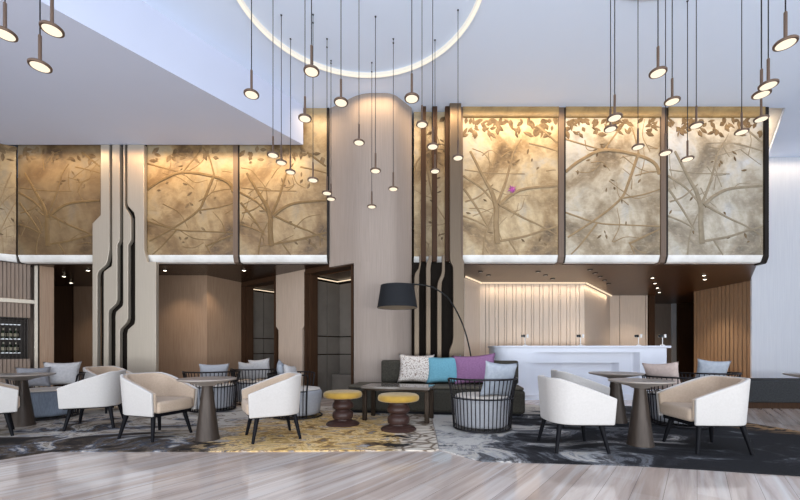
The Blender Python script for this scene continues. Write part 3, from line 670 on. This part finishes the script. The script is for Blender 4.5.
# ------------------------------------------------------------------ pillows
def pillow(x, y, z, yaw, tilt, size, mat, label, roll=0, thick=.15, h=None):
    h = h or size; n = 14; vs = []; fs = []
    def pt(a, b, sgn):
        q = max(0, (1 - a ** 2) * (1 - b ** 2)) ** .42
        return (sgn * thick / 2 * q, size / 2 * a * (1 - .12 * (1 - b * b)), h / 2 + h / 2 * b * (1 - .13 * (1 - a * a)))
    for sgn in (1, -1):
        k = len(vs)
        for i in range(n + 1):
            for j in range(n + 1): vs.append(pt(-1 + 2 * i / n, -1 + 2 * j / n, sgn))
        for i in range(n):
            for j in range(n): fs.append([k + i * (n + 1) + j, k + i * (n + 1) + j + 1, k + (i + 1) * (n + 1) + j + 1, k + (i + 1) * (n + 1) + j])
    mb = MB().add(vs, fs); me_o = mb.build('pillow', mat, None, ang=75)
    bm = bmesh.new(); bm.from_mesh(me_o.data); bmesh.ops.remove_doubles(bm, verts=bm.verts, dist=.0005); bmesh.ops.recalc_face_normals(bm, faces=bm.faces); bm.to_mesh(me_o.data); bm.free()
    me_o.location = (x, y, z); me_o.rotation_euler = (R(roll), R(-tilt), R(yaw)); return tag(me_o, label, 'pillow')
def on_chair(i, fx, fy, dyaw, tilt, size, mat, label, roll=0, h=None, dz=0):
    x, y, a, *_ = wires[i]; c, s = cos(R(a)), sin(R(a))
    pillow(x + fx * c - fy * s, y + fx * s + fy * c, .475 + dz, a + dyaw, tilt, size, mat, label, roll, h=h)
on_chair(0, -.06, -.16, 12, 18, .40, M['pillow_grey'], 'darker grey pillow in front on the left wire chair', h=.33)
on_chair(0, -.22, .12, -8, 14, .50, M['pillow_light'], 'larger pale grey pillow behind the darker one on the left wire chair', h=.40)
on_chair(1, -.19, .02, 0, 14, .48, M['cushion_grey'], 'blue grey pillow on the wire chair behind the middle left table', h=.36)
on_chair(2, -.17, .17, 14, 14, .36, M['pillow_light'], 'left pale grey pillow of two on the rearmost left wire chair', 4, .36)
on_chair(2, -.16, -.12, -12, 12, .40, M['pillow_light'], 'right pale grey pillow of two, taller, on the rearmost left wire chair', -6, .42)
on_chair(3, -.20, .14, 10, 16, .40, M['pillow_blue'], 'blue grey pillow leaning left on the wire chair behind the middle armchair', 8, .42)
on_chair(3, -.06, -.06, -14, 14, .38, M['pillow_light'], 'pale pillow beside the blue grey one, behind the middle armchair', -8, .36)
on_chair(4, -.235, -.01, -8, 12, .52, M['pillow_blue'], 'blue grey pillow on the centre wire chair before the purple pillow', 4, .47, -.03)
on_chair(5, -.15, .13, 0, 14, .46, M['pillow_pink'], 'dusty pink pillow standing upright on the wire chair behind the front right table', -4, .42)
on_chair(5, .02, .20, -50, 30, .36, M['pillow_pink'], 'smaller pink pillow leaning low beside the upright pink one', 5, .30)
on_chair(6, -.18, .02, 0, 14, .46, M['pillow_blue'], 'blue grey striped pillow above the right armchair', 4, .44)

# ------------------------------------------------------------------ sofa with pillows
sa = R(-8); sofa = empty('sofa', (1.94, 5.87, .012), sa)
tag(sofa, 'long low dark olive tweed sofa in the centre with three large pillows', 'sofa')
L_, D_ = 2.85, .78
MB().box((-L_ / 2, D_ / 2, .225), (L_, D_, .37)).build('seat_base', M['sofa'], sofa, bevel=.05, seg=4)
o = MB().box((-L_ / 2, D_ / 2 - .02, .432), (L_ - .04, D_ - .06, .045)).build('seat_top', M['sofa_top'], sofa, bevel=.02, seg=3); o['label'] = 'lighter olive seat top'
MB().box((-1.195, D_ - .10, .655), (2.38, .18, .40)).build('backrest', M['sofa'], sofa, bevel=.035, seg=4)
MB().box((-L_ / 2, D_ / 2, .02), (L_ - .12, D_ - .12, .04)).build('plinth', M['black_wood'], sofa)
def on_sofa(lx, ly, yaw, tilt, size, h, mat, lab, roll=0):
    c, s = cos(sa), sin(sa); pillow(1.94 + lx * c - ly * s, 5.87 + lx * s + ly * c, .472, -90 + math.degrees(sa) + yaw, tilt, size, mat, lab, roll, .17, h)
on_sofa(-1.76, .46, 2, 12, .63, .52, M['pillow_pattern'], 'speckled cream and brown pillow, leftmost on the sofa', -2)
on_sofa(-1.27, .43, 0, 14, .60, .49, M['pillow_teal'], 'teal blue pillow in the middle of the sofa', 1)
on_sofa(-.74, .40, -4, 12, .74, .52, M['pillow_purple'], 'purple pillow on the right part of the sofa', 4)

# ------------------------------------------------------------------ coffee table and stools
ct = empty('coffee_table', (-.02, 5.70, .012), R(-14)); tag(ct, 'low rectangular dark bronze coffee table in front of the sofa', 'coffee table')
MB().box((0, 0, .49), (1.02, .50, .04)).build('tabletop', M['stone_dark'], ct, bevel=.008)
MB().box((0, 0, .457), (.96, .44, .026)).build('apron', M['bronze'], ct)
for sx in (-1, 1):
    for sy in (-1, 1): MB().box((.465 * sx, .205 * sy, .222), (.065, .05, .444)).build('leg', M['bronze'], ct, bevel=.006)
def stool():
    r = empty('stool')
    MB().lathe([(0, 0), (.232, 0), (.234, .012), (.215, .03), (.16, .048), (.12, .066), (.118, .078), (.14, .09), (.146, .12), (.146, .155), (.135, .178), (.108, .192), (.104, .208), (.125, .222), (.144, .238), (.148, .268), (.14, .30), (.118, .325), (.118, .345), (.16, .362), (.165, .375), (0, .376)], n=40).build('pedestal', M['stool_wood'], r, ang=50)
    MB().lathe([(0, .3765), (.245, .3765), (.262, .384), (.27, .40), (.27, .425), (.262, .446), (.24, .460), (.12, .468), (0, .47)], n=44).build('seat_cushion', M['yellow'], r, ang=60)
    return r
st = stool(); st.location = (-.80, 5.32, .012); tag(st, 'mustard round stool on turned dark base, left of the pair', 'stool', 'mustard round stools')
o = dup(st, (-.02, 4.97, .012)); tag(o, 'mustard round stool on turned dark base, right and nearer of the pair', 'stool', 'mustard round stools')

# ------------------------------------------------------------------ arc floor lamp
lp = empty('arc_floor_lamp', (1.31, 6.98, .012)); tag(lp, 'arc floor lamp with a big black drum shade reaching over the sofa', 'floor lamp')
def lpb(name, mb, mat, **k):
    mb.v = [(x - 1.31, y - 6.98, z - .012) for x, y, z in mb.v]; return mb.build(name, mat, lp, **k)
sx_, sy_ = PX(397.3, 6.3), 6.3
lpb('base', MB().lathe([(0, 0), (.16, 0), (.16, .03), (.03, .05), (0, .05)], (1.31, 6.98, .012), 32), M['black'])
pp = [(397.3, 283.5, 6.3), (405, 283.6, 6.32), (415, 284.3, 6.36), (424, 285.2, 6.40), (432, 287.2, 6.46), (440, 291.5, 6.52), (447, 297, 6.58), (453, 305, 6.66), (458.5, 315, 6.75), (464, 328, 6.85), (468, 342, 6.92), (470.8, 357, 6.96)]
pth = [(PX(a, c), c, PZ(b, c)) for a, b, c in pp] + [(1.305, 6.975, .6), (1.31, 6.98, .05)]
lpb('arm', MB().tube(catmull(pth, 5), .013, 8), M['black'])
zt_, zb_ = PZ(285.5, 6.3), PZ(307.8, 6.3)
shade_ = lpb('lamp_shade', MB().lathe([(.27, zt_), (.275, zt_), (.333, zb_), (.328, zb_), (.27, zt_ - .004)], (sx_, sy_, 0), 48), M['shade'], ang=60)
o = lpb('shade_lining', MB().lathe([(.262, zt_ - .004), (.323, zb_ + .003), (.320, zb_ + .003), (.05, zb_ + .06), (0, zb_ + .06)], (sx_, sy_, 0), 40), M['shade_in'], ang=60); o['label'] = 'cream lining inside the shade'; o.parent = shade_
lpb('shade_cap', MB().lathe([(0, zt_ - .012), (.268, zt_ - .012), (.268, zt_), (.02, zt_ + .006), (0, zt_ + .03)], (sx_, sy_, 0), 40), M['shade']).parent = shade_

# ------------------------------------------------------------------ bar counter
bar = empty('bar_counter', (3.7, 8.0, 0)); tag(bar, 'long white bar counter with stepped rounded front under the mural wall', 'bar counter')
def bb(name, mb, mat, **k):
    mb.v = [(x - 3.7, y - 8.0, z) for x, y, z in mb.v]; return mb.build(name, mat, bar, **k)
y0 = 7.92; xa, xb = PX(496, y0), PX(671.5, y0); zt = PZ(345.6, y0)
bb('plinth', MB().prism(rounded([(xa + .1, y0 + .08), (xb - .12, y0 + .08), (xb - .12, 8.75), (xa + .1, 8.75)], [.3, .05, .05, .2]), 0, .12), M['counter'])
z1, z2 = PZ(352.3, y0), PZ(363.0, y0)
X0, Xa, Xb = PX(541, y0), PX(621.5, y0), PX(638.5, y0)
def plan(steps):
    fr = [(xa, y0)]; rd = [.38]
    if steps == 1: fr += [(X0 - .15, y0), (X0 + .45, y0 + .14), (Xb - .04, y0 + .14), (Xb + .03, y0)]; rd += [.1, .1, .05, .02]
    if steps == 2: fr += [(X0 - .25, y0), (X0 + .50, y0 + .28), (Xa - .05, y0 + .28), (Xa + .03, y0 + .14), (Xb - .04, y0 + .14), (Xb + .03, y0)]; rd += [.1, .1, .05, .02, .05, .02]
    return rounded(fr + [(xb - .08, y0), (xb - .08, 8.8), (xa, 8.8)], rd + [.05, .05, .3], 8)
bm_ = MB().prism(plan(0), z1, zt - .05); bm_.prism(plan(1), z2, z1); bm_.prism(plan(2), .10, z2)
bb('body', bm_, M['counter'], ang=30)
bb('worktop', MB().prism(rounded([(xa - .02, y0 - .03), (xb, y0 - .03), (xb, 8.83), (xa - .02, 8.83)], [.38, .05, .05, .3], 12), zt - .05, zt), M['counter'], bevel=.015, ang=30)
stands = [(525, 'leftmost'), (580.5, 'second from the left'), (638.5, 'third from the left'), (662.5, 'rightmost')]
s0 = None
for px, nm in stands:
    yy = 8.05; X = PX(px, yy)
    if s0 is None:
        s0 = empty('counter_stand', (X, yy, zt))
        MB().lathe([(0, 0), (.05, 0), (.05, .008), (.012, .03), (0, .03)], n=20).build('base', M['white'], s0)
        MB().tube([(0, 0, .02), (0, 0, .205)], .008, 8).build('stem', M['white'], s0)
        MB().box((.0, 0, .185), (.19, .012, .010)).build('cross_bar', M['shelf_metal'], s0)
        o = MB().box((-.065, 0, .205), (.03, .03, .05)).box((-.02, 0, .205), (.04, .035, .058)).build('dark_head', M['black'], s0, bevel=.006); o['label'] = 'dark cups'
        o = MB().lathe([(0, .17), (.018, .17), (.024, .24), (0, .242)], (.055, 0, 0), 14).build('white_head', M['white'], s0); o['label'] = 'white cup'
        r = s0
    else: r = dup(s0, (X, yy, zt))
    tag(r, 'small white stemmed stand with dark and white cups, %s on the bar' % nm, 'stand', 'stands on the bar counter')

# ------------------------------------------------------------------ bench at right
bn = empty('bench', (7.6, 7.0, 0), R(-3)); tag(bn, 'long charcoal tweed bench against the pale wall at right', 'bench')
MB().box((0, .02, .31), (3.3, .62, .40)).build('seat_block', M['bench'], bn, bevel=.03, seg=3)
o = MB().box((0, .04, .055), (3.2, .54, .11)).build('plinth', M['dark_wood'], bn); o['label'] = 'dark brown wooden plinth'

# ------------------------------------------------------------------ pendants
def pend_proto():
    r = empty('pendant_light')
    dr_ = MB().lathe([(.0, .0), (.075, .0), (.077, .006), (.077, .016), (.072, .022), (.014, .028), (0, .028)], n=36).build('disc_rim', M['stem'], r, ang=50)
    o = MB().lathe([(0, -.003), (.060, -.003), (.062, .001), (0, .002)], n=36).build('light_panel', M['led'], dr_); o['label'] = 'glowing round diffuser'
    MB().lathe([(0, .024), (.0125, .024), (.0125, .255), (.004, .268), (0, .268)], n=14).build('stem', M['stem'], r)
    return r
DW = 'mural panels'
pens = [  # disc px, disc py, depth, label
 (5, 35, 3.05, 'pendant at the top left corner, cut by the photo edge'), (52, 30.5, 3.0, 'upper pendant of the close pair at top left'), (40, 67, 3.1, 'lower pendant of the close pair at top left'),
 (251.5, 95, 3.95, 'pendant against the pale slanted ceiling edge, left of the ring\'s middle'), (311.5, 72, 3.72, 'highest pendant hanging in front of the big ring light'), (305, 119, 4.4, 'pendant below the slanted ceiling edge, just left of the column top'),
 (341, 103, 4.1, 'pendant at the upper left corner of the column'), (273, 155.5, 5.1, 'highest of the stepped row of four before the honey mural panel'), (281.3, 163, None, 'second of the stepped row of four before the honey mural panel'),
 (290.5, 172.5, None, 'third of the stepped row of four before the honey mural panel'), (313, 180.5, None, 'lowest of the stepped row of four before the honey mural panel'), (327, 193.5, None, 'upper of the two almost touching pendants at the left edge of the column'),
 (331, 199.3, None, 'lower of the two almost touching pendants at the left edge of the column'), (359, 143, 5.15, 'highest of the four pendants hanging before the column'), (375.5, 171.2, None, 'second highest of the four pendants hanging before the column'),
 (371.8, 207, None, 'lowest of the four pendants hanging before the column'), (393.3, 189.3, None, 'pendant before the right side of the column'), (411.8, 99, 3.9, 'pendant at the upper right corner of the column'),
 (422, 125, 5.0, 'highest pendant before the stepped screen beside the column'), (432.7, 147, 5.0, 'middle pendant before the stepped screen beside the column'), (435, 171.5, None, 'lowest pendant before the stepped screen beside the column'), (458, 158.2, None, 'pendant at the right edge of the stepped screen, before the cream panel'),
 (610.5, 129.5, 4.75, 'lower of the close pair before the middle cream mural panel'), (614.7, 118.3, 4.2, 'upper of the close pair before the middle cream mural panel'), (638, 147.5, 5.15, 'pendant before the right half of the middle cream mural panel'),
 (658, 73.5, 3.67, 'high pendant against the ceiling above the joint of the right two mural panels'), (665.5, 153.5, 5.0, 'pendant before the trim strip between the right two mural panels'), (672.2, 102, 4.17, 'pendant just above the top left of the right end mural panel'),
 (687.5, 159.5, 5.2, 'lowest pendant before the right end mural panel'), (696.3, 126, 4.9, 'pendant before the left top of the right end mural panel'), (741.7, 132.5, 4.95, 'pendant before the right half of the right end mural panel'),
 (761.5, 95, 3.83, 'middle of the three crowded pendants near the right end of the murals'), (761.2, 119.5, 4.8, 'lowest of the three crowded pendants near the right end of the murals'), (768.3, 86, 3.63, 'highest of the three crowded pendants near the right end of the murals'),
 (785.5, 44.5, 3.05, 'nearest and largest pendant at the top right corner')]
anchors = {281.3: 15, 290.5: 38.8, 313: 14.5, 327: 38.8, 331: 60.5, 375.5: 16.5, 371.8: 62.5, 393.3: 38.8, 435: 40, 458: 10}
p0 = pend_proto()
for i, (px, py, Y, lab) in enumerate(pens):
    if Y is None: Y = (HI - EYE) * F / (HY - anchors[px])
    o = p0 if i == 0 else dup(p0, (0, 0, 0)); x, z = PX(px, Y), PZ(py, Y); o.location = (x, Y, z)
    top = HI
    if x < e1[0] + (Y - e1[1]) * dl.x / dl.y - .02: top = LO
    cd = MB().tube([(0, 0, .262), (0, 0, top - z - .002)], .0048, 6); cd.lathe([(0, top - z - .012), (.010, top - z - .012), (.014, top - z), (0, top - z)], n=10)
    cd.build('cord', M['cord'], o)
    tag(o, 'bronze disc ' + lab, 'pendant light', 'bronze disc pendants')

# ring lights on the ceiling
def ring(name, cx, cy, rad, lab):
    e = empty('ring_light', (cx, cy, HI)); tag(e, lab, 'ring light', 'white ring lights')
    n = 96; h = .05; t = .03
    MB().lathe([(rad - t, -h), (rad + t, -h), (rad + t, -.001), (rad - t, -.001), (rad - t, -h)], n=n).f and None
    def band(pr, nm, mat):
        m = MB(); k = len(pr)
        vs = [(r * cos(2 * pi * i / n), r * sin(2 * pi * i / n), z) for r, z in pr for i in range(n)]
        fs = [[j * n + i, j * n + (i + 1) % n, ((j + 1) % k) * n + (i + 1) % n, ((j + 1) % k) * n + i] for j in range(k) for i in range(n)]
        m.add(vs, fs).build(nm, mat, e, ang=30)
    band([(rad - t, -h), (rad + t, -h), (rad + t, -.001), (rad - t, -.001)], 'housing', M['ring_side'])
    band([(rad - t + .006, -h - .006), (rad + t - .006, -h - .006), (rad + t - .006, -h), (rad - t + .006, -h)], 'diffuser', M['led_ring'])
ring('ring_light', -.55, 4.93, 1.64, 'large glowing white ring light on the ceiling, left of centre')
ring('ring_light', 3.28, 3.64, 1.46, 'ring light cut by the top edge, only its lower rim showing at right')

# recessed spotlights under the soffits
def spot_proto(lit):
    r = empty('recessed_spotlight')
    MB().lathe([(.034, .0), (.055, .0), (.055, -.012), (.044, -.016), (.034, -.012)], n=20).build('trim_ring', M['black'], r)
    MB().lathe([(0, -.004), (.033, -.004), (.033, -.0155), (.02, -.021), (0, -.0225)], n=18).build('lens', M['lens'] if lit else M['shelf_metal'], r)
    return r
sl = [(64, 276, 'left of the pair deep in the dark recess at far left', 1), (71, 282.5, 'lowest in the dark recess at far left', 1), (88, 270, 'nearest the stepped screen in the dark recess', 1), (165, 270, 'above the wood wall right of the stepped screen', 1), (244, 270, 'above the narrow doorway', 1),
      (480.5, 271.5, 'left of two at the left end over the bar', 0), (488.5, 275, 'right of two at the left end over the bar', 0), (538, 271.5, 'first of the slanted three over the bar', 0), (545.5, 275, 'second of the slanted three over the bar', 0), (552.5, 278.5, 'last of the slanted three over the bar', 0),
      (590, 269.5, 'first of the slanted five right of the slatted wall', 0), (595, 273, 'second of the slanted five right of the slatted wall', 0), (600, 276.5, 'third of the slanted five right of the slatted wall', 0), (604.5, 280, 'fourth of the slanted five right of the slatted wall', 0), (608.5, 283.5, 'last of the slanted five right of the slatted wall', 0),
      (652.5, 277.5, 'first of the steep row by the dark post', 1), (655, 283, 'second of the steep row by the dark post', 1), (657.3, 287.5, 'third of the steep row by the dark post', 1), (659.3, 292, 'last of the steep row by the dark post', 1), (704, 275, 'upper of two before the slatted side wall', 1), (704.8, 279, 'lower of two before the slatted side wall', 1)]
pr = {0: None, 1: None}
for px, py, lab, lit in sl:
    x, y = plane_pt(px, py, SOF)
    if pr[lit] is None: pr[lit] = spot_proto(lit); o = pr[lit]; o.location = (x, y, SOF)
    else: o = dup(pr[lit], (x, y, SOF))
    tag(o, 'small round ceiling spotlight, ' + lab, 'spotlight', 'recessed ceiling spotlights')

# ------------------------------------------------------------------ light
def area(name, loc, rot, sx, sy, power, color, spread=180):
    l = bpy.data.lights.new(name, 'AREA'); l.shape = 'RECTANGLE'; l.size = sx; l.size_y = sy; l.energy = power; l.color = color; l.spread = R(spread)
    o = bpy.data.objects.new(name, l); C.objects.link(o); o.location = loc; o.rotation_euler = rot; return o
def spot(name, loc, power, color, ang=80, blend=.6, rot=(0, 0, 0), rad=.04):
    l = bpy.data.lights.new(name, 'SPOT'); l.energy = power; l.color = color; l.spot_size = R(ang); l.spot_blend = blend; l.shadow_soft_size = rad
    o = bpy.data.objects.new(name, l); C.objects.link(o); o.location = loc; o.rotation_euler = rot; return o
WARM = (1, .70, .38); WARM2 = (1, .80, .58); COOL = (.91, .955, 1.0)
area('daylight_window', (.5, YF + .1, 2.9), (R(90), 0, 0), 20, 5.4, 540, COOL)
area('ceiling_fill', (.5, YF + .2, .5), (R(135), 0, 0), 20, .9, 900, COOL)  # added fill lamp aimed upward to brighten the ceiling
for a, b, z, p in ((-7.5, -5.75, LO, 9), (PX(147, 7.4), -1.9, LO, 22), (PX(305, 7.3), PX(330, 7.3), HI, 3), (PX(463, 7.3), PX(563, 7.3), HI, 15), (PX(565, 7.3), PX(664, 7.3), HI, 10), (PX(666, 7.3), PX(765, 7.3), HI, 6)):
    area('mural_wash', ((a + b) / 2, 7.05, z - .03), (R(34), 0, 0), b - a, .04, p, WARM, 100)
area('screen_wash', (PX(436, 7.1), 7.0, HI - .03), (R(34), 0, 0), .9, .04, 6, WARM, 100)
area('screen_wash', (PX(122, 7.0), 7.0, LO - .03), (R(34), 0, 0), .9, .04, 3, (1, .58, .28), 100)
area('column_wash', (-.45, 6.84, HI - .03), (R(34), 0, 0), 1.2, .04, 5, WARM, 100)
area('cove_wash', (8.2, 8.9, HI + .03), (R(180), 0, R(52)), 1.9, .2, 26, WARM2)
area('wall_wash', (9.6, 9.1, HI - .03), (R(34), 0, 0), 3.0, .04, 5, WARM2, 100)
area('bar_cove_wash', (3.4, 9.55, SOF - .05), (R(36), 0, 0), 2.6, .04, 3.5, WARM2, 100)
area('bar_cove_wash', (5.55, 10.6, SOF - .05), (R(36), 0, R(50)), 2.6, .04, 3, WARM2, 100)
for x, y, p in ((3.0, 8.8, 60), (4.4, 8.9, 60), (5.6, 9.0, 60), (7.2, 11.2, 60), (7.9, 10.2, 110), (9.4, 13.2, 40), (-5.0, 8.3, 40), (-4.2, 8.6, 30), (-8.2, 9.6, 30), (-6.8, 9.7, 30), (-3.25, 9.75, 26), (-1.45, 8.5, 26)):  # last two entries are fill added to brighten the lift niches
    if p: spot('downlight_and_fill', (x, y, SOF - .03), p, WARM2, 95, .8)
wd_ = bpy.data.worlds.new('World'); bpy.context.scene.world = wd_; wd_.use_nodes = True
bg = wd_.node_tree.nodes['Background']; bg.inputs[0].default_value = (.70, .82, 1.0, 1); bg.inputs[1].default_value = .35

# ------------------------------------------------------------------ camera
cd = bpy.data.cameras.new('camera'); cam = bpy.data.objects.new('camera', cd); C.objects.link(cam)
cam.location = (0, 0, EYE); cam.rotation_euler = (R(90), 0, 0); cd.sensor_width = 36; cd.lens = 36 * F / 800; cd.shift_y = .125; cd.clip_start = .05
sc = bpy.context.scene; sc.camera = cam
sc.view_settings.view_transform = 'Standard'; sc.view_settings.look = 'None'; sc.view_settings.gamma = 1; sc.view_settings.exposure = 0.12
